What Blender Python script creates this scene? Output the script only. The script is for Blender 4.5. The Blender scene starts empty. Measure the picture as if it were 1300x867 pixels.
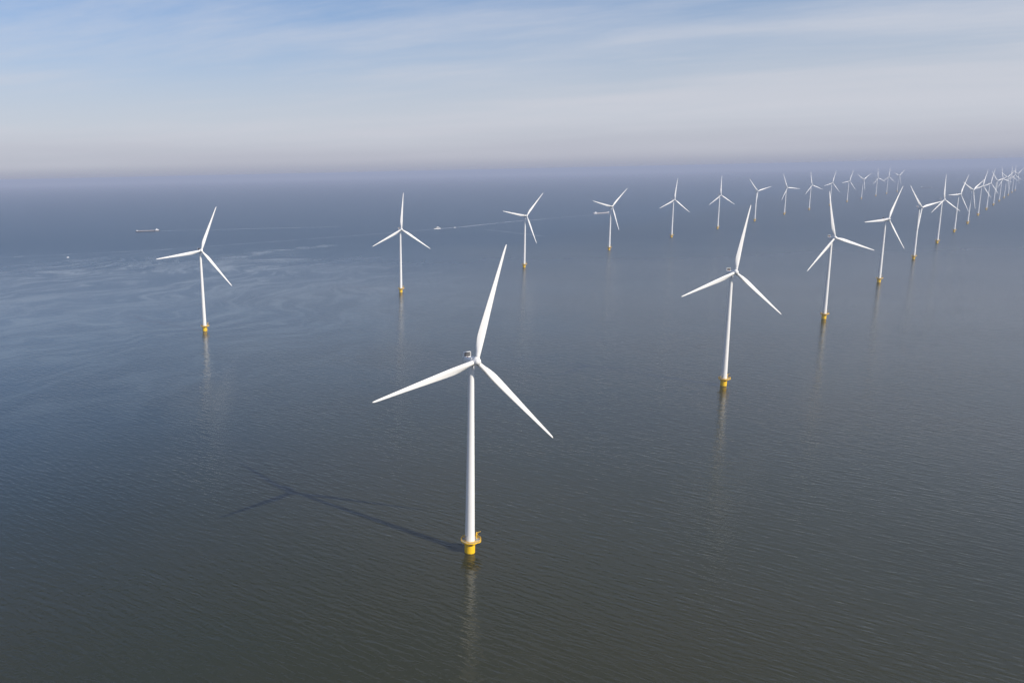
import bpy, bmesh, math, random
from mathutils import Matrix, Vector

R = math.radians
scene = bpy.context.scene
random.seed(7)

# ------------------------------------------------------------------ camera
CAM_H = 179.53
pitch, roll = R(11.734), R(-1.233)
fwd = Vector((0, math.cos(pitch), -math.sin(pitch)))
rt = Vector((1, 0, 0))
up = rt.cross(fwd)
rt2 = math.cos(roll) * rt + math.sin(roll) * up
up2 = -math.sin(roll) * rt + math.cos(roll) * up
cam = bpy.data.cameras.new('camera')
cam.sensor_fit = 'HORIZONTAL'
cam.sensor_width = 36
cam.lens = 1031.478 / 1300 * 36
cam.shift_x = (650 - 447.833) / 1300
cam.clip_start = 1
cam.clip_end = 200000
cam_o = bpy.data.objects.new('camera', cam)
m = Matrix((rt2, up2, -fwd)).transposed().to_4x4()
m.translation = (0, 0, CAM_H)
cam_o.matrix_world = m
scene.collection.objects.link(cam_o)
scene.camera = cam_o

# ------------------------------------------------------------------ light
SUN_AZ, SUN_EL = R(131.8), R(37.3)
SUN_STRENGTH = 5.0
EXPOSURE = -0.03
SKY_STRENGTH = 0.095
HAZE_DENSITY = 1.0e-4

sun_dir = Vector((math.sin(SUN_AZ) * math.cos(SUN_EL), math.cos(SUN_AZ) * math.cos(SUN_EL), math.sin(SUN_EL)))
sl = bpy.data.lights.new('sun', 'SUN')
sl.energy = SUN_STRENGTH
sl.angle = R(0.53)
sl.color = (1.0, 0.915, 0.80)
so = bpy.data.objects.new('sun', sl)
so.rotation_euler = sun_dir.to_track_quat('Z', 'Y').to_euler()
so.location = (200, -200, 400)
scene.collection.objects.link(so)


class NT:
    """small wrapper for writing node trees as expressions"""
    def __init__(self, tree):
        self.t = tree
        tree.nodes.clear()

    def node(self, kind, ins=None, **props):
        n = self.t.nodes.new(kind)
        for k, v in props.items():
            setattr(n, k, v)
        for k, v in (ins or {}).items():
            if isinstance(v, bpy.types.NodeSocket):
                self.t.links.new(v, n.inputs[k])
            else:
                n.inputs[k].default_value = v
        return n

    def math(self, op, a, b=0.0, c=0.0, clamp=False):
        return self.node('ShaderNodeMath', {0: a, 1: b, 2: c}, operation=op, use_clamp=clamp).outputs[0]

    def vmath(self, op, a, b=(0, 0, 0), out=0):
        return self.node('ShaderNodeVectorMath', {0: a, 1: b}, operation=op).outputs[out]

    def vscale(self, a, s):
        n = self.node('ShaderNodeVectorMath', {0: a}, operation='SCALE')
        if isinstance(s, bpy.types.NodeSocket):
            self.t.links.new(s, n.inputs['Scale'])
        else:
            n.inputs['Scale'].default_value = s
        return n.outputs[0]

    def smooth(self, v, a, b, lo=0.0, hi=1.0):
        return self.node('ShaderNodeMapRange', {0: v, 1: a, 2: b, 3: lo, 4: hi}, interpolation_type='SMOOTHSTEP').outputs[0]

    def mix(self, f, a, b):
        n = self.node('ShaderNodeMix', {0: f}, data_type='RGBA')
        for i, v in ((6, a), (7, b)):
            if isinstance(v, bpy.types.NodeSocket):
                self.t.links.new(v, n.inputs[i])
            else:
                n.inputs[i].default_value = (*v, 1) if len(v) == 3 else v
        return n.outputs[2]

    def noise(self, vec, scale, detail=3, rough=0.5, dist=0.0, lac=2.0):
        return self.node('ShaderNodeTexNoise', {'Vector': vec, 'Scale': scale, 'Detail': detail, 'Roughness': rough,
                                                'Distortion': dist, 'Lacunarity': lac}).outputs[0]

    def mapping(self, vec, loc=(0, 0, 0), rot=(0, 0, 0), scale=(1, 1, 1)):
        if rot != (0, 0, 0):          # turn first, then stretch
            vec = self.node('ShaderNodeMapping', {'Vector': vec, 'Rotation': rot}).outputs[0]
        return self.node('ShaderNodeMapping', {'Vector': vec, 'Location': loc, 'Scale': scale}).outputs[0]


world = bpy.data.worlds.new('World')
scene.world = world
world.use_nodes = True
w = NT(world.node_tree)
sky = w.node('ShaderNodeTexSky', sky_type='NISHITA', sun_disc=False, sun_elevation=SUN_EL, sun_rotation=SUN_AZ,
             altitude=50, air_density=1.0, dust_density=1.0, ozone_density=2.5).outputs[0]
d = w.node('ShaderNodeTexCoord').outputs['Generated']
sep = w.node('ShaderNodeSeparateXYZ', {0: d})
dz = w.math('MAXIMUM', sep.outputs[2], 0.0)
# thin cirrus, laid out on a flat layer high above the sea
inv = w.math('DIVIDE', 1.0, w.math('ADD', dz, 0.05))
plane = w.vscale(d, inv)
plane = w.mapping(plane, scale=(1, 1, 0))
warp = w.node('ShaderNodeTexNoise', {'Vector': plane, 'Scale': 0.35, 'Detail': 2}).outputs[1]
pl2 = w.vmath('MULTIPLY', w.vmath('ADD', plane, w.vscale(warp, 0.9)), (1, 1, 0))
streak = w.noise(w.mapping(pl2, rot=(0, 0, R(30)), scale=(0.34, 0.8, 1)), 1.0, 7, 0.64)
veil = w.noise(w.mapping(plane, loc=(3.1, 1.4, 0), rot=(0, 0, R(20)), scale=(0.16, 0.34, 1)), 1.0, 3, 0.5)
cl = w.math('ADD', w.math('MULTIPLY', streak, 0.55), w.math('MULTIPLY', veil, 0.75))
cl = w.smooth(cl, 0.49, 0.86)
wispy = w.smooth(w.noise(w.mapping(pl2, loc=(1.7, 0.4, 0), rot=(0, 0, R(14)), scale=(0.75, 2.1, 1)), 1.0, 7, 0.66), 0.50, 0.80)
cl = w.math('MAXIMUM', cl, w.math('MULTIPLY', wispy, w.smooth(veil, 0.35, 0.6, 0.35, 1.0)))
sky_c = w.node('ShaderNodeMix', {0: 1.0}, data_type='RGBA', blend_type='MULTIPLY')
w.t.links.new(sky, sky_c.inputs[6])
sky_c.inputs[7].default_value = (SKY_STRENGTH * 0.70, SKY_STRENGTH * 0.96, SKY_STRENGTH * 1.25, 1)
col = w.mix(w.math('MULTIPLY', cl, 0.8), sky_c.outputs[2], (0.67, 0.69, 0.76))
# milky air low over the horizon and the mauve-grey haze layer just above the sea
milk = w.smooth(dz, 0.03, 0.24, 1.0, 0.0)
col = w.mix(w.math('MULTIPLY', milk, 0.9), col, (0.60, 0.62, 0.69))
wob = w.noise(w.mapping(d, scale=(3, 3, 40)), 1.0, 3)
band = w.smooth(w.math('ADD', dz, w.math('MULTIPLY', w.math('SUBTRACT', wob, 0.5), 0.03)), 0.0, 0.06, 1.0, 0.0)
col = w.mix(w.math('MULTIPLY', band, 0.75), col, (0.43, 0.44, 0.525))
low = w.smooth(dz, 0.0, 0.016, 1.0, 0.0)
col = w.mix(w.math('MULTIPLY', low, 0.9), col, (0.36, 0.385, 0.485))
bg = w.node('ShaderNodeBackground', {0: col, 1: 1.0})
wo = w.node('ShaderNodeOutputWorld', {0: bg.outputs[0]})

scene.view_settings.view_transform = 'Standard'
scene.view_settings.look = 'None'
scene.view_settings.exposure = EXPOSURE
scene.view_settings.gamma = 1
scene.view_settings.use_curve_mapping = False
scene.render.engine = 'CYCLES'
scene.cycles.max_bounces = 6
scene.cycles.volume_bounces = 0
scene.cycles.use_denoising = True
scene.cycles.caustics_reflective = False
scene.cycles.caustics_refractive = False

C = scene.collection
EARTH = 2 * 7.4e6           # twice the effective radius: the sea falls away by d*d/EARTH


def sea_z(x, y):
    return -(x * x + y * y) / EARTH


# ------------------------------------------------------------------ mesh helpers
def new_mesh(name, bm, mat, smooth=False):
    bmesh.ops.recalc_face_normals(bm, faces=bm.faces)
    me = bpy.data.meshes.new(name)
    bm.to_mesh(me)
    bm.free()
    if smooth:
        for p in me.polygons:
            p.use_smooth = True
    me.materials.append(mat)
    return me


def obj(name, me, parent=None, mw=None):
    o = bpy.data.objects.new(name, me)
    C.objects.link(o)
    if parent:
        o.parent = parent
    if mw is not None:
        o.matrix_local = mw
    return o


def lathe(bm, prof, seg=32, M=Matrix(), cap=True):
    """revolve (radius, z) pairs about z"""
    rings = []
    for r, z in prof:
        rings.append([bm.verts.new(M @ Vector((r * math.cos(2 * math.pi * k / seg), r * math.sin(2 * math.pi * k / seg), z))) for k in range(seg)])
    for a, b in zip(rings, rings[1:]):
        for k in range(seg):
            bm.faces.new((a[k], a[(k + 1) % seg], b[(k + 1) % seg], b[k]))
    if cap:
        bm.faces.new(rings[0][::-1])
        bm.faces.new(rings[-1])


def box(bm, lo, hi, M=Matrix(), bevel=0.0):
    v = [bm.verts.new(M @ Vector((x, y, z))) for x in (lo[0], hi[0]) for y in (lo[1], hi[1]) for z in (lo[2], hi[2])]
    fs = [bm.faces.new([v[i] for i in f]) for f in ((0, 1, 3, 2), (4, 6, 7, 5), (0, 4, 5, 1), (2, 3, 7, 6), (0, 2, 6, 4), (1, 5, 7, 3))]
    if bevel:
        es = list({e for f in fs for e in f.edges})
        bmesh.ops.bevel(bm, geom=es, offset=bevel, segments=3, affect='EDGES', profile=0.5)


def tube(bm, a, b, r, seg=8):
    a, b = Vector(a), Vector(b)
    q = (b - a).to_track_quat('Z', 'Y').to_matrix().to_4x4()
    q.translation = a
    lathe(bm, [(r, 0), (r, (b - a).length)], seg, q)


def ring_tube(bm, rad, z, r, seg=48, a0=0.0, a1=2 * math.pi, cx=0.0, cy=0.0):
    n = seg
    pts = [(cx + rad * math.cos(a0 + (a1 - a0) * k / n), cy + rad * math.sin(a0 + (a1 - a0) * k / n), z) for k in range(n + 1)]
    for p, q in zip(pts, pts[1:]):
        tube(bm, p, q, r, 6)


# ------------------------------------------------------------------ materials
def paint(name, base, rough=0.4, dirt=(0.35, 0.33, 0.28), amount=0.15, scale=0.6, spec=0.4, streaks=True):
    mt = bpy.data.materials.new(name)
    mt.use_nodes = True
    n = NT(mt.node_tree)
    p = n.node('ShaderNodeTexCoord').outputs['Object']
    a = n.noise(n.mapping(p, scale=(1.5, 1.5, 0.12) if streaks else (1, 1, 1)), scale, 5, 0.6)
    b = n.noise(p, scale * 6, 3, 0.6)
    f = n.smooth(n.math('ADD', n.math('MULTIPLY', a, 0.7), n.math('MULTIPLY', b, 0.3)), 0.45, 0.8, 0.0, amount)
    c = n.mix(f, base, dirt)
    r = n.math('ADD', rough, n.math('MULTIPLY', b, 0.15))
    bs = n.node('ShaderNodeBsdfPrincipled', {'Base Color': c, 'Roughness': r, 'Specular IOR Level': spec})
    n.node('ShaderNodeOutputMaterial', {0: bs.outputs[0]})
    return mt


M_white = paint('white_paint', (0.85, 0.84, 0.82), 0.35, amount=0.10)
M_blade = paint('blade_gelcoat', (0.86, 0.85, 0.83), 0.32, amount=0.07, scale=0.3)
M_yellow = paint('yellow_paint', (0.92, 0.55, 0.025), 0.42, dirt=(0.45, 0.25, 0.03), amount=0.3)
M_grate = paint('galvanised_grating', (0.30, 0.29, 0.26), 0.6, amount=0.3, streaks=False)
M_dark = paint('dark_louvre', (0.035, 0.032, 0.035), 0.5, dirt=(0.1, 0.09, 0.08), amount=0.3, streaks=False)
M_grey = paint('grey_steel', (0.35, 0.35, 0.35), 0.45, amount=0.3)
M_hull = paint('dark_hull_paint', (0.05, 0.05, 0.065), 0.4, dirt=(0.16, 0.09, 0.05), amount=0.4)
M_hull2 = paint('pale_hull_paint', (0.46, 0.44, 0.45), 0.4, dirt=(0.3, 0.26, 0.24), amount=0.4)
M_hatch = paint('hatch_cover_metal', (0.54, 0.51, 0.50), 0.5, dirt=(0.22, 0.15, 0.11), amount=0.5, scale=0.2, streaks=False)
M_deck = paint('rusty_deck', (0.36, 0.33, 0.32), 0.6, amount=0.4, streaks=False)
M_boat = paint('white_boat_gelcoat', (0.82, 0.82, 0.82), 0.25, amount=0.05)
M_glass = paint('tinted_glass', (0.02, 0.025, 0.03), 0.08, amount=0.0, spec=0.6)
M_beacon = paint('red_beacon_lens', (0.5, 0.02, 0.015), 0.2, amount=0.0)

# foundation: yellow with a dark weed band where the water reaches
M_pile = bpy.data.materials.new('pile_paint')
M_pile.use_nodes = True
n = NT(M_pile.node_tree)
p = n.node('ShaderNodeTexCoord').outputs['Object']
z = n.node('ShaderNodeSeparateXYZ', {0: p}).outputs[2]
nz = n.noise(n.mapping(p, scale=(1.5, 1.5, 0.4)), 1.2, 5, 0.65)
weed = n.smooth(n.math('ADD', z, n.math('MULTIPLY', n.math('SUBTRACT', nz, 0.5), 1.2)), 0.0, 0.45, 1.0, 0.0)
rust = n.smooth(n.noise(n.mapping(p, scale=(2.2, 2.2, 0.18)), 1.0, 5, 0.7), 0.55, 0.8, 0.0, 0.3)
c = n.mix(rust, (0.93, 0.57, 0.014), (0.6, 0.3, 0.02))
c = n.mix(weed, c, (0.045, 0.05, 0.02))
bs = n.node('ShaderNodeBsdfPrincipled', {'Base Color': c, 'Roughness': 0.45, 'Specular IOR Level': 0.4})
n.node('ShaderNodeOutputMaterial', {0: bs.outputs[0]})

# ------------------------------------------------------------------ water
M_sea = bpy.data.materials.new('lake_water')
M_sea.use_nodes = True
n = NT(M_sea.node_tree)
pos = n.node('ShaderNodeNewGeometry').outputs['Position']
pos = n.vmath('MULTIPLY', pos, (1, 1, 0))


def seg_mask(a, b, wid, soft):
    """1 on the line a-b over the water, 0 beyond its width"""
    a, b = Vector((*a, 0)), Vector((*b, 0))
    dd = b - a
    pa = n.vmath('SUBTRACT', pos, tuple(a))
    t = n.math('DIVIDE', n.vmath('DOT_PRODUCT', pa, tuple(dd), out=1), dd.length_squared, clamp=True)
    t = n.math('MINIMUM', n.math('MAXIMUM', t, 0.0), 1.0)
    near = n.vscale(tuple(dd), t)
    dist = n.vmath('LENGTH', n.vmath('SUBTRACT', pa, near), out=1)
    return n.smooth(dist, wid, wid + soft, 1.0, 0.0)


def poly_mask(pts, wid, soft):
    out = None
    for a, b in zip(pts, pts[1:]):
        s = seg_mask(a, b, wid, soft)
        out = s if out is None else n.math('MAXIMUM', out, s)
    return out


patch = n.noise(pos, 1 / 260, 4, 0.55)
# wakes: foam and smoothed water astern of the boats
streaky = n.smooth(n.noise(n.mapping(pos, scale=(1, 1, 1)), 1 / 45, 4, 0.6), 0.35, 0.65)
wake_y = poly_mask([(276, 2586), (342, 2632), (567, 2871), (891, 3138), (1713, 3603)], 3.0, 16.0)
wake_b = poly_mask([(-640, 2772), (-388, 2787), (-40, 2795)], 2.0, 14.0)
wake_l = poly_mask([(-1400, 1790), (-834, 1934), (-482, 2043), (-100, 2302), (82, 2430), (276, 2586)], 3.0, 18.0)
wake_c = poly_mask([(421, 2494), (523, 2214)], 3.0, 16.0)
wake = n.math('MULTIPLY', n.math('MAXIMUM', n.math('MAXIMUM', n.math('MULTIPLY', wake_y, n.smooth(n.vmath('LENGTH', n.vmath('SUBTRACT', pos, (276, 2586, 0)), out=1), 60, 1300, 0.8, 0.12)), n.math('MULTIPLY', wake_b, 0.6)),
                                 n.math('MULTIPLY', n.math('MAXIMUM', wake_l, wake_c), 0.3)), n.math('ADD', n.math('MULTIPLY', streaky, 0.7), 0.3))

# surface slicks: drifting films that calm the ripples, winding across the water
wv = n.node('ShaderNodeTexNoise', {'Vector': pos, 'Scale': 1 / 330, 'Detail': 3, 'Roughness': 0.55}).outputs[1]
pw = n.vmath('ADD', pos, n.vscale(n.vmath('SUBTRACT', wv, (0.5, 0.5, 0.5)), 420.0))
pw = n.vmath('MULTIPLY', pw, (1, 1, 0))
fil = n.noise(n.mapping(pw, rot=(0, 0, R(-58)), scale=(1 / 420, 1 / 75, 1)), 1.0, 5, 0.6)
fil = n.smooth(n.math('ABSOLUTE', n.math('SUBTRACT', fil, 0.5)), 0.0, 0.06, 1.0, 0.0)
blot = n.smooth(n.noise(n.mapping(pw, rot=(0, 0, R(-50)), scale=(1 / 210, 1 / 90, 1)), 1.0, 5, 0.65), 0.48, 0.68)
region = n.smooth(n.vmath('LENGTH', n.vmath('MULTIPLY', n.vmath('SUBTRACT', pos, (-380, 1250, 0)), (1 / 640, 1 / 850, 0)), out=1), 0.4, 1.1, 1.0, 0.0)
slick = n.math('MULTIPLY', n.math('MULTIPLY', n.math('MAXIMUM', n.math('MULTIPLY', fil, 0.7), n.math('MULTIPLY', blot, 0.9)), region),
               n.smooth(patch, 0.35, 0.6, 0.6, 1.0))
wisp = poly_mask([(-245, 1560), (-268, 1690), (-262, 1800), (-200, 1950), (-60, 2060)], 3.0, 40.0)
grain = n.smooth(n.noise(n.mapping(pw, rot=(0, 0, R(-50)), scale=(1 / 60, 1 / 22, 1)), 1.0, 4, 0.65), 0.36, 0.62, 0.3, 1.0)
slick = n.math('MULTIPLY', slick, grain)
slick = n.math('MAXIMUM', slick, n.math('MULTIPLY', n.math('MULTIPLY', wisp, streaky), 0.7), clamp=True)

# ripples: short wind waves in rows that cross the view at a slant
ang = R(38)
def ripple(turn, along, across, amp, detail, dist):
    t = n.noise(n.mapping(pos, rot=(0, 0, turn), scale=(1 / along, 1 / across, 1)), 1.0, detail, 0.45, dist)
    return n.math('MULTIPLY', n.math('SUBTRACT', t, 0.5), amp)


h = ripple(ang, 10, 2.3, 0.29, 1, 0.25)
for args in ((ang - R(20), 5.0, 1.5, 0.105, 2, 0.2), (ang + R(22), 18, 6.5, 0.12, 1, 0.2), (ang - R(75), 4.0, 1.6, 0.08, 1, 0.0)):
    h = n.math('ADD', h, ripple(*args))
gust = n.smooth(n.noise(n.mapping(pos, rot=(0, 0, R(15)), scale=(1 / 300, 1 / 110, 1)), 1.0, 3), 0.3, 0.7, 0.8, 1.2)
calm = n.math('SUBTRACT', 1.0, n.math('MULTIPLY', n.math('MAXIMUM', slick, wake), 0.85))
h = n.math('MULTIPLY', h, n.math('MULTIPLY', gust, calm))
bump = n.node('ShaderNodeBump', {'Strength': 1.0, 'Distance': 1.0, 'Height': h}).outputs[0]
turb = n.mix(n.smooth(patch, 0.35, 0.65), (0.025, 0.028, 0.012), (0.029, 0.029, 0.012))
# left and beyond the shipping lane, blue of the reflected sky put into the water colour; silty water near and right
sp = n.node('ShaderNodeSeparateXYZ', {0: pw})
cc = n.math('SUBTRACT', n.math('MULTIPLY', sp.outputs[1], 0.75), sp.outputs[0])
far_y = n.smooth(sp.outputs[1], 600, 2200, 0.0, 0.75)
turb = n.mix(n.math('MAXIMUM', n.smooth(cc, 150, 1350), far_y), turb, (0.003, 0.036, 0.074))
turb = n.mix(n.math('MULTIPLY', slick, 0.75), turb, (0.10, 0.13, 0.14))  # pale film, with its brighter sky reflection put into the base colour
turb = n.mix(n.math('MULTIPLY', wake, 0.5), turb, (0.30, 0.31, 0.30))
breeze = n.smooth(n.node('ShaderNodeSeparateXYZ', {0: pw}).outputs[1], 450, 2400, 0.10, 0.36)
rough = n.math('MULTIPLY', breeze, n.math('SUBTRACT', 1.0, n.math('MULTIPLY', n.math('MAXIMUM', slick, wake), 0.7)))
bs = n.node('ShaderNodeBsdfPrincipled', {'Base Color': turb, 'Roughness': rough, 'IOR': 1.333, 'Specular IOR Level': 0.6, 'Normal': bump})
n.node('ShaderNodeOutputMaterial', {0: bs.outputs[0]})

# one sheet to beyond the horizon, following the curve of the earth
bm = bmesh.new()
SEG = 256
radii = [0.0, 60, 150, 300, 500, 750, 1000]
while radii[-1] < 57000:
    radii.append(radii[-1] * 1.12 if radii[-1] < 20000 else radii[-1] + 1800)
prev = None
for r in radii:
    if r == 0:
        ring = [bm.verts.new((0, 0, 0))]
    else:
        ring = [bm.verts.new((r * math.cos(2 * math.pi * k / SEG), r * math.sin(2 * math.pi * k / SEG), -r * r / EARTH)) for k in range(SEG)]
    if prev:
        for k in range(SEG):
            if len(prev) == 1:
                bm.faces.new((prev[0], ring[k], ring[(k + 1) % SEG]))
            else:
                bm.faces.new((prev[k], ring[k], ring[(k + 1) % SEG], prev[(k + 1) % SEG]))
    prev = ring
SEA_R = radii[-1]
for f in bm.faces:
    f.normal_update()
me = bpy.data.meshes.new('water')
bm.to_mesh(me)
bm.free()
for pl in me.polygons:
    pl.use_smooth = True
me.materials.append(M_sea)
sea = obj('water', me)
sea['kind'] = 'structure'

# ------------------------------------------------------------------ haze
mh = bpy.data.materials.new('haze_air')
mh.use_nodes = True
n = NT(mh.node_tree)
v = n.node('ShaderNodeVolumePrincipled', {'Color': (0.585, 0.655, 0.845, 1), 'Density': HAZE_DENSITY, 'Anisotropy': 0.0})
n.node('ShaderNodeOutputMaterial', {1: v.outputs[0]})
bm = bmesh.new()
box(bm, (-SEA_R - 900, -SEA_R - 900, -SEA_R ** 2 / EARTH - 1.5), (SEA_R + 900, SEA_R + 900, CAM_H + 4))
hz = obj('haze', new_mesh('haze', bm, mh))
hz['kind'] = 'stuff'

# ------------------------------------------------------------------ wind turbine
HUB_Z, OVER, TILT, CONE, RAD = 95.0, 4.6, R(6), R(2.0), 54.0
DECK = 6.2

# blade: aerofoil sections lofted from a round root to a thin tip
SPAN = [(0.028, 2.15, 1.0, 14), (0.05, 2.15, 1.0, 14), (0.085, 2.4, 0.82, 14), (0.13, 3.05, 0.55, 13), (0.18, 3.45, 0.42, 11.5),
        (0.22, 3.6, 0.36, 10), (0.30, 3.4, 0.28, 7.5), (0.40, 3.0, 0.25, 5), (0.52, 2.55, 0.23, 3), (0.64, 2.05, 0.21, 1.6),
        (0.76, 1.6, 0.19, 0.6), (0.87, 1.2, 0.18, 0), (0.94, 0.95, 0.17, -0.5), (0.98, 0.68, 0.16, -0.8), (0.995, 0.36, 0.16, -1), (1.0, 0.10, 0.16, -1)]
bm = bmesh.new()
rings = []
NP = 20
for fr, ch, th, tw in SPAN:
    roundness = max(0.0, min(1.0, (th - 0.4) / 0.6))
    ring = []
    for k in range(NP):
        a = 2 * math.pi * k / NP
        xc = 0.5 * (1 + math.cos(a))                         # 0 = leading edge, 1 = trailing edge
        yt = 5 * (0.2969 * math.sqrt(xc) - 0.126 * xc - 0.3516 * xc ** 2 + 0.2843 * xc ** 3 - 0.1036 * xc ** 4) * th
        fy = yt * (1 if a < math.pi else -1) + 0.02 * math.sin(math.pi * xc)
        fx = 0.32 - xc
        cx, cy = 0.5 * -math.cos(a), 0.5 * math.sin(a)
        X = ch * (fx * (1 - roundness) + cx * roundness)
        Y = ch * (fy * (1 - roundness) + cy * roundness)
        t = -R(tw)
        ring.append(bm.verts.new((X * math.cos(t) - Y * math.sin(t), X * math.sin(t) + Y * math.cos(t) - 1.5 * fr ** 2, fr * RAD)))
    rings.append(ring)
for a, b in zip(rings, rings[1:]):
    for k in range(NP):
        bm.faces.new((a[k], a[(k + 1) % NP], b[(k + 1) % NP], b[k]))
bm.faces.new(rings[0])
bm.faces.new(rings[-1])
ME_blade = new_mesh('blade', bm, M_blade, True)
bm = bmesh.new()
lathe(bm, [(1.13, 1.25), (1.2, 1.28), (1.2, 1.62), (1.13, 1.66)], 24)
ME_cuff = new_mesh('blade_root_collar', bm, M_grey, False)

# hub, along the rotor axis (-y is upwind)
AX = Matrix.Rotation(R(90), 4, 'X')                          # +z of the profile becomes -y
bm = bmesh.new()
lathe(bm, [(1.55, -1.35), (1.78, -1.2), (1.86, -0.4), (1.84, 0.5), (1.70, 1.15), (1.55, 1.45)], 32, AX)
for k in range(3):
    Mk = Matrix.Rotation(2 * math.pi * k / 3, 4, 'Y')
    lathe(bm, [(1.35, 0.6), (1.3, 1.3), (1.18, 1.95)], 24, Mk)
ME_hub = new_mesh('hub', bm, M_white, True)
bm = bmesh.new()
lathe(bm, [(1.53, 1.46), (1.45, 1.75), (1.2, 2.1), (0.8, 2.36), (0.35, 2.5), (0.05, 2.53)], 32, AX)
ME_nose = new_mesh('nose_cone', bm, M_white, True)

# nacelle: generator drum and canopy; local origin at the rotor centre, y runs downwind
bm = bmesh.new()
lathe(bm, [(1.75, -3.3), (2.05, -3.1), (2.08, -2.0), (2.0, -1.62), (1.7, -1.55)], 36, AX)
ME_gen = new_mesh('generator', bm, M_white, False)
bm = bmesh.new()
box(bm, (-1.7, 3.3, -1.9), (1.7, 9.0, 0.85), bevel=0.5)
ME_nac = new_mesh('nacelle', bm, M_white, True)
bm = bmesh.new()
box(bm, (-1.7, 8.5, 2.75), (1.7, 9.5, 2.9))
box(bm, (-1.7, 8.5, 1.80), (1.7, 9.5, 1.92))
box(bm, (-1.7, 8.5, 0.80), (1.7, 9.5, 0.94))
for sx in (-1, 1):
    box(bm, (sx * 1.7 - 0.1, 8.48, 0.5), (sx * 1.7 + 0.1, 9.52, 2.92))
ME_cool = new_mesh('cooler_frame', bm, M_white, False)
ME_louv = []
for zz in (0.95, 1.93):
    bm = bmesh.new()
    box(bm, (-1.6, 8.62, zz + 0.01), (1.6, 9.38, zz + 0.77))
    for k in range(7):
        box(bm, (-1.58, 8.52, zz + 0.06 + 0.10 * k), (1.58, 8.62, zz + 0.10 + 0.10 * k))
    ME_louv.append(new_mesh('cooler_louvre', bm, M_dark, False))
bm = bmesh.new()
tube(bm, (0.9, 7.4, 0.8), (0.9, 7.4, 2.9), 0.05)
tube(bm, (0.6, 7.4, 2.6), (1.2, 7.4, 2.6), 0.035)
lathe(bm, [(0.12, 0), (0.16, 0.1), (0.02, 0.16)], 10, Matrix.Translation((0.6, 7.4, 2.6)))
ME_mast = new_mesh('wind_sensor_mast', bm, M_grey, False)
bm = bmesh.new()
lathe(bm, [(0.2, 0.83), (0.2, 1.2), (0.12, 1.3)], 12, Matrix.Translation((-0.9, 6.6, 0)))
ME_beacon = new_mesh('warning_beacon', bm, M_beacon, True)
bm = bmesh.new()
lathe(bm, [(1.36, -2.75), (1.5, -2.6), (1.5, -1.7)], 32, Matrix.Translation((0, OVER, 0)))
ME_yaw = new_mesh('yaw_bearing', bm, M_grey, False)

# tower
bm = bmesh.new()
zs = [DECK + 0.05 + (92.6 - DECK) * k / 24 for k in range(25)]
zs = [zs[0], zs[0] + 0.03] + zs[1:-1] + [zs[-1] - 0.03, zs[-1]]
lathe(bm, [(2.32 - (2.32 - 1.22) * ((zz - DECK) / (92.6 - DECK)) ** 1.05, zz) for zz in zs], 40)
ME_tower = new_mesh('tower', bm, M_white, True)
ME_flange = []
for zz in (30.0, 58.0):
    rr = 2.32 - (2.32 - 1.22) * ((zz - DECK) / (92.6 - DECK)) ** 1.05
    bm = bmesh.new()
    lathe(bm, [(rr - 0.02, zz - 0.09), (rr + 0.035, zz - 0.08), (rr + 0.035, zz + 0.08), (rr - 0.02, zz + 0.09)], 40)
    ME_flange.append(new_mesh('flange', bm, M_white, False))
bm = bmesh.new()
Md = Matrix.Rotation(R(-60), 4, 'Z')
box(bm, (-0.5, -2.42, DECK + 0.35), (0.5, -2.15, DECK + 2.75), Md, bevel=0.12)
ME_door = new_mesh('door', bm, M_grey, False)

# foundation
bm = bmesh.new()
lathe(bm, [(2.5, -12.0), (2.5, -11.95), (2.5, 0.0), (2.5, 5.5), (2.5, 5.55), (2.68, 5.6), (2.68, 5.95), (2.5, 6.0)], 40)
ME_pile = new_mesh('transition_piece', bm, M_pile, False)
for pl in ME_pile.polygons:
    pl.use_smooth = abs(pl.normal.z) < 0.2 and pl.center.z < 5.5
bm = bmesh.new()
box(bm, (-0.62, -2.56, 4.2), (0.62, -2.46, 4.95), bevel=0.03)
ME_plate = new_mesh('number_plate', bm, M_dark, False)

# working platform, with a wider laydown area towards +x
PR = 4.2


def plat_r(a):
    """outer radius of the platform at bearing a"""
    da = math.atan2(math.sin(a - R(10)), math.cos(a - R(10)))
    return PR + 1.15 * max(0.0, 1 - (da / R(48)) ** 2) ** 0.5 if abs(da) < R(48) else PR


NPF = 72
bm = bmesh.new()
inner, outer = 2.72, None
lv = {}
for lvl, zz in enumerate((6.02, 6.17)):
    for k in range(NPF):
        a = 2 * math.pi * k / NPF
        ro = plat_r(a)
        lv[lvl, 0, k] = bm.verts.new((inner * math.cos(a), inner * math.sin(a), zz))
        lv[lvl, 1, k] = bm.verts.new((ro * math.cos(a), ro * math.sin(a), zz))
for k in range(NPF):
    k2 = (k + 1) % NPF
    bm.faces.new((lv[1, 0, k], lv[1, 1, k], lv[1, 1, k2], lv[1, 0, k2]))
    bm.faces.new((lv[0, 0, k], lv[0, 0, k2], lv[0, 1, k2], lv[0, 1, k]))
    bm.faces.new((lv[0, 1, k], lv[0, 1, k2], lv[1, 1, k2], lv[1, 1, k]))
    bm.faces.new((lv[0, 0, k], lv[1, 0, k], lv[1, 0, k2], lv[0, 0, k2]))
ME_deck = new_mesh('work_platform', bm, M_grate, False)
bm = bmesh.new()
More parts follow.
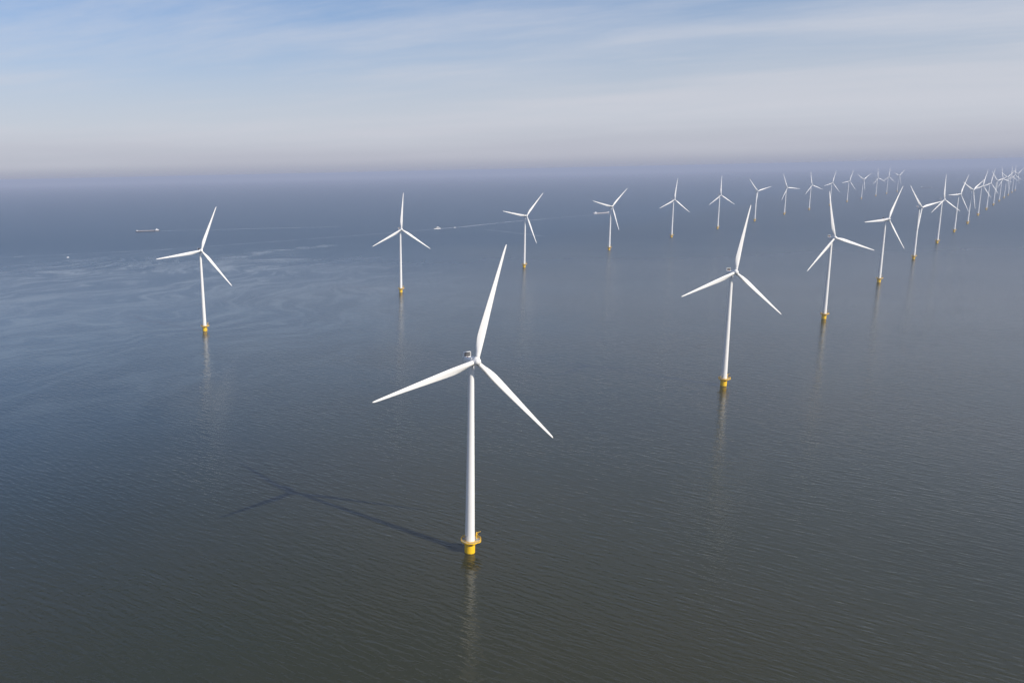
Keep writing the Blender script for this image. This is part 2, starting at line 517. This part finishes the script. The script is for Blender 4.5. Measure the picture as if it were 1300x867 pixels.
for k in range(NPF):
    a, b = 2 * math.pi * k / NPF, 2 * math.pi * (k + 1) / NPF
    pa = lambda zz, off=0.0: ((plat_r(a) + off) * math.cos(a), (plat_r(a) + off) * math.sin(a), zz)
    pb = lambda zz, off=0.0: ((plat_r(b) + off) * math.cos(b), (plat_r(b) + off) * math.sin(b), zz)
    q = [bm.verts.new(x) for x in (pa(5.9, .02), pb(5.9, .02), pb(6.45, .02), pa(6.45, .02), pa(5.9, .08), pb(5.9, .08), pb(6.45, .08), pa(6.45, .08))]
    for f in ((0, 3, 2, 1), (4, 5, 6, 7), (0, 1, 5, 4), (3, 7, 6, 2)):
        bm.faces.new([q[i] for i in f])
ME_toe = new_mesh('edge_beam', bm, M_yellow, False)
bm = bmesh.new()
for zz in (6.75, 7.05, 7.35):
    for k in range(0, NPF, 2):
        a, b = 2 * math.pi * k / NPF, 2 * math.pi * (k + 2) / NPF
        tube(bm, (plat_r(a) * math.cos(a), plat_r(a) * math.sin(a), zz), (plat_r(b) * math.cos(b), plat_r(b) * math.sin(b), zz), 0.045, 6)
for k in range(0, NPF, 3):
    a = 2 * math.pi * k / NPF
    tube(bm, (plat_r(a) * math.cos(a), plat_r(a) * math.sin(a), 6.17), (plat_r(a) * math.cos(a), plat_r(a) * math.sin(a), 7.37), 0.045, 6)
ME_rail = new_mesh('railing', bm, M_yellow, False)
bm = bmesh.new()
tube(bm, (2.45, 0, 4.2), (0.93 * PR, 0, 6.05), 0.11, 8)
ME_brace = new_mesh('brace', bm, M_yellow, False)
bm = bmesh.new()
cxp, cyp = 3.55, 1.9
lathe(bm, [(0.32, 6.17), (0.32, 6.4), (0.2, 6.45), (0.2, 9.4), (0.12, 9.5)], 12, Matrix.Translation((cxp, cyp, 0)))
tube(bm, (cxp, cyp, 9.2), (cxp + 1.7, cyp - 0.9, 10.1), 0.13)
tube(bm, (cxp, cyp, 7.9), (cxp + 0.9, cyp - 0.48, 9.6), 0.08)
box(bm, (cxp - 0.35, cyp - 0.3, 8.4), (cxp + 0.1, cyp + 0.3, 9.0))
ME_crane = new_mesh('davit_crane', bm, M_yellow, False)
# boat landing and ladder on the side away from the prevailing waves
bm = bmesh.new()
Mb = Matrix.Rotation(R(150), 4, 'Z')
for sx in (-0.8, 0.8):
    tube(bm, Mb @ Vector((sx, -3.5, -3)), Mb @ Vector((sx, -3.5, 4.6)), 0.2, 10)
    for zz in (0.6, 4.2):
        tube(bm, Mb @ Vector((sx, -2.3, zz)), Mb @ Vector((sx, -3.5, zz)), 0.13, 8)
for sx in (-0.25, 0.25):
    tube(bm, Mb @ Vector((sx, -3.0, -2)), Mb @ Vector((sx, -3.0, 6.1)), 0.04, 6)
for k in range(26):
    tube(bm, Mb @ Vector((-0.25, -3.0, -1.8 + 0.3 * k)), Mb @ Vector((0.25, -3.0, -1.8 + 0.3 * k)), 0.025, 6)
ME_land = new_mesh('boat_landing', bm, M_yellow, False)

# (x, y, yaw, rotor phase) for the two rows
FAR_ROW = [(-174.5, 943.5, 27, 23.5), (74.6, 1222.9, 19, 5), (322.1, 1508.8, 22, 41.5), (571.3, 1798.9, 19, 45), (823.2, 2092.2, 18, 8),
           (1051.3, 2339.7, 20, 1), (1296.7, 2624.8, 20, 76), (1555.3, 2936.7, 20, 96), (1790.0, 3200.0, 20, 109), (2040.0, 3492.0, 20, 18),
           (2286.0, 3780.0, 20, 22), (2525.0, 4060.0, 20, 58), (2780.0, 4350.0, 20, 113), (3025.0, 4640.0, 20, 6), (3278.0, 4932.0, 20, 51)]
NEAR_ROW = [(54.0, 361.3, 20, 17), (306.7, 651.4, 12.5, 12), (552.8, 935.9, 13, 108), (799.6, 1221.5, 20, 27.5), (1047.4, 1508.5, 20, 79),
            (1294.1, 1795.0, 21, 0), (1530.2, 2067.2, 23, 29), (1761.3, 2331.7, 20, 56), (2045.0, 2667.0, 20, 19), (2297.7, 2960.3, 20, 18),
            (2546.9, 3249.2, 20, 75), (2796.1, 3538.1, 20, 106), (3045.4, 3827.0, 20, 57), (3294.6, 4115.9, 20, 0), (3543.8, 4404.8, 20, 2), (3793.0, 4693.7, 20, 54)]
ORD = ['first', 'second', 'third', 'fourth', 'fifth', 'sixth', 'seventh', 'eighth', 'ninth', 'tenth', 'eleventh', 'twelfth',
       'thirteenth', 'fourteenth', 'fifteenth', 'sixteenth']


def turbine(x, y, yaw, phase, label, group):
    root = bpy.data.objects.new('wind_turbine', None)
    C.objects.link(root)
    root.location = (x, y, sea_z(x, y))
    root.empty_display_size = 5
    root['label'] = label
    root['category'] = 'wind turbine'
    root['group'] = group
    pile = obj('transition_piece', ME_pile, root)
    obj('number_plate', ME_plate, pile)
    obj('boat_landing', ME_land, pile)
    deck = obj('work_platform', ME_deck, root)
    obj('edge_beam', ME_toe, deck)
    obj('railing', ME_rail, deck)
    for k in range(8):
        obj('brace', ME_brace, deck, Matrix.Rotation(R(22.5 + 45 * k), 4, 'Z'))
    obj('davit_crane', ME_crane, root)
    tw = obj('tower', ME_tower, root)
    for f in ME_flange:
        obj('flange', f, tw)
    obj('door', ME_door, tw)
    Mrot = Matrix.Rotation(R(yaw), 4, 'Z') @ Matrix.Translation((0, -OVER, HUB_Z)) 
    Mtilt = Mrot @ Matrix.Rotation(-TILT, 4, 'X')
    obj('yaw_bearing', ME_yaw, root, Mrot)
    nac = obj('nacelle', ME_nac, root, Mrot @ Matrix.Translation((0, 0, -0.25)))
    obj('cooler_frame', ME_cool, nac)
    for me_ in ME_louv:
        obj('cooler_louvre', me_, nac)
    obj('wind_sensor_mast', ME_mast, nac)
    obj('warning_beacon', ME_beacon, nac)
    obj('generator', ME_gen, root, Mtilt)
    hub = obj('hub', ME_hub, root, Mtilt @ Matrix.Rotation(R(phase), 4, 'Y'))
    obj('nose_cone', ME_nose, hub)
    for k in range(3):
        b = obj('blade', ME_blade, root, Mtilt @ Matrix.Rotation(R(phase + 120 * k), 4, 'Y') @ Matrix.Rotation(CONE, 4, 'X'))
        obj('blade_root_collar', ME_cuff, b)
    return root


near_notes = {0: 'huge white wind turbine on a yellow base, nearest of all, centre foreground',
              1: 'second largest white wind turbine on yellow base, right of the foreground one'}
for i, (x, y, yw, ph) in enumerate(NEAR_ROW):
    lab = near_notes.get(i)
    if lab is None:
        lab = 'white wind turbine, %s from the camera in the right-hand row%s' % (ORD[i], ', farthest of that row' if i == len(NEAR_ROW) - 1 else '')
    turbine(x, y, yw, ph, lab, 'wind turbines of the right-hand row')
for i, (x, y, yw, ph) in enumerate(FAR_ROW):
    if i == 0:
        lab = 'leftmost white wind turbine on yellow base, standing alone at the left'
    else:
        lab = 'white wind turbine, %s from the left in the long back row%s' % (ORD[i], ', its faintest' if i == len(FAR_ROW) - 1 else '')
    turbine(x, y, yw, ph, lab, 'wind turbines of the long back row')


# ------------------------------------------------------------------ boats
def hull_mesh(name, L, B, D, sheer, mat, draft=1.0, fine=0.18, stern=0.85):
    """bow towards +x, waterline at z=0"""
    bm = bmesh.new()
    st = []
    N = 18
    for k in range(N + 1):
        u = k / N
        x = -L / 2 + L * u
        if u > 1 - fine:
            hb = (1 - ((u - (1 - fine)) / fine) ** 2) ** 0.6 if u < 1 else 0.02
        elif u < 0.06:
            hb = stern + (1 - stern) * (u / 0.06)
        else:
            hb = 1
        hb *= B / 2
        zd = D + sheer * max(0, (u - 0.75) / 0.25) ** 2
        flare = 0.88
        st.append([bm.verts.new(p) for p in ((x, -hb, zd), (x - (0.02 * L * u if u > 0.9 else 0), -hb * flare, 0), (x - (0.04 * L * u if u > 0.9 else 0), -hb * 0.6, -draft),
                                             (x - (0.04 * L * u if u > 0.9 else 0), hb * 0.6, -draft), (x - (0.02 * L * u if u > 0.9 else 0), hb * flare, 0), (x, hb, zd))])
    for a, b in zip(st, st[1:]):
        for j in range(5):
            bm.faces.new((a[j], a[j + 1], b[j + 1], b[j]))
        bm.faces.new((a[5], a[0], b[0], b[5]))
    bm.faces.new(st[0])
    bm.faces.new(st[-1])
    return new_mesh(name, bm, mat, False)


def place(name, x, y, heading, label, cat, group=None):
    root = bpy.data.objects.new(name, None)
    C.objects.link(root)
    root.location = (x, y, sea_z(x, y))
    root.rotation_euler = (0, 0, heading)
    root['label'] = label
    root['category'] = cat
    if group:
        root['group'] = group
    return root


def bx(name, lo, hi, mat, parent, bevel=0.08):
    bm = bmesh.new()
    box(bm, lo, hi, bevel=bevel)
    return obj(name, new_mesh(name, bm, mat), parent)


def cargo_barge(root, L, B, D=2.6, nh=7, hull_mat=None):
    h = obj('hull', hull_mesh('hull', L, B, D, 1.6, hull_mat or M_hull, fine=0.09, stern=0.9), root)
    bx('bulwark', (L * 0.40, -B * 0.42, D + 0.2), (L * 0.47, B * 0.42, D + 2.9), M_boat, root, 0.3)
    x0, x1 = -L * 0.27, L * 0.385
    bx('coaming', (x0, -B * 0.41, D - 0.05), (x1, B * 0.41, D + 1.1), M_deck, root)
    for k in range(nh):
        a = x0 + 0.3 + (x1 - x0 - 0.3) * k / nh
        b = x0 + (x1 - x0 - 0.3) * (k + 1) / nh
        bx('hatch_cover', (a, -B * 0.43, D + 1.08), (b, B * 0.43, D + 1.5 + 0.25 * (k % 2)), M_hatch, root, 0.15)
    dh = bx('deckhouse', (-L * 0.46, -B * 0.40, D - 0.05), (-L * 0.315, B * 0.40, D + 3.0), M_boat, root, 0.15)
    for k in range(5):
        xx = -L * 0.45 + L * 0.13 * k / 5
        for sy in (-1, 1):
            bx('window', (xx + 0.4, sy * B * 0.40 - 0.04, D + 1.3), (xx + 1.5, sy * B * 0.40 + 0.04, D + 2.1), M_glass, dh, 0.0)
    wh = bx('wheelhouse', (-L * 0.40, -B * 0.25, D + 3.0), (-L * 0.345, B * 0.25, D + 5.6), M_boat, root, 0.15)
    bx('windscreen', (-L * 0.345 - 0.02, -B * 0.23, D + 4.2), (-L * 0.345 + 0.05, B * 0.23, D + 5.2), M_glass, wh, 0.0)
    bm = bmesh.new()
    tube(bm, (-L * 0.37, 0, D + 5.6), (-L * 0.37, 0, D + 8.6), 0.1)
    tube(bm, (-L * 0.37, -1.2, D + 7.6), (-L * 0.37, 1.2, D + 7.6), 0.06)
    obj('mast', new_mesh('mast', bm, M_boat), root)
    bm = bmesh.new()
    tube(bm, (L * 0.45, 0, D + 1), (L * 0.45, 0, D + 5.5), 0.1)
    obj('bow_mast', new_mesh('bow_mast', bm, M_boat), root)


def motor_boat(root, L, B, D, fly=True):
    obj('hull', hull_mesh('hull', L, B, D, 0.5, M_boat, draft=0.5, fine=0.42, stern=0.92), root)
    cb = bx('cabin', (-L * 0.30, -B * 0.36, D - 0.03), (L * 0.20, B * 0.36, D + L * 0.085 + 0.6), M_boat, root, 0.12)
    hh = D + L * 0.085 + 0.6
    bx('window_band', (-L * 0.28, -B * 0.365, D + 0.45), (L * 0.195, B * 0.365, hh - 0.35), M_glass, cb, 0.0)
    bx('windscreen', (L * 0.20 - 0.02, -B * 0.32, D + 0.4), (L * 0.20 + 0.04, B * 0.32, hh - 0.25), M_glass, cb, 0.0)
    if fly:
        fb = bx('flybridge', (-L * 0.22, -B * 0.28, hh - 0.02), (L * 0.08, B * 0.28, hh + 1.3), M_boat, root, 0.15)
        bx('windscreen', (L * 0.08 - 0.02, -B * 0.25, hh + 0.7), (L * 0.08 + 0.04, B * 0.25, hh + 1.25), M_glass, fb, 0.0)
        bm = bmesh.new()
        tube(bm, (-L * 0.15, 0, hh + 1.2), (-L * 0.18, 0, hh + 3.6), 0.07)
        obj('mast', new_mesh('mast', bm, M_boat), root)


b = place('cargo_barge', -682, 2757, math.pi + math.atan2(25, 76), 'long low cargo barge with white wheelhouse aft, left of the leftmost turbine', 'barge')
cargo_barge(b, 80, 9.5)
b = place('cargo_barge', 997, 3258, math.atan2(55, 80), 'faint cargo barge with white wheelhouse, behind the fourth turbine of the back row', 'barge')
cargo_barge(b, 95, 9.5, hull_mat=M_hull2)
b = place('cargo_barge', 3872, 5536, math.atan2(-51, 43) , 'hazy distant cargo ship between the two turbine rows at right', 'barge')
cargo_barge(b, 70, 9.5, 3.0, hull_mat=M_hull2)
b = place('motor_yacht', 274, 2585, math.pi + math.atan2(60, 90), 'white motor yacht with a long wake, right of the back row\'s second turbine', 'yacht')
motor_boat(b, 26, 6.5, 2.0)
b = place('motor_boat', 334, 2621, math.pi + math.atan2(60, 90), 'tiny white motor boat following in the wake of the yacht', 'boat')
motor_boat(b, 7, 2.6, 1.0, False)
b = place('motor_boat', -658, 1892, math.pi + 0.3, 'tiny lone white boat near the left edge, below the barge', 'boat')
motor_boat(b, 6, 2.6, 1.1, False)
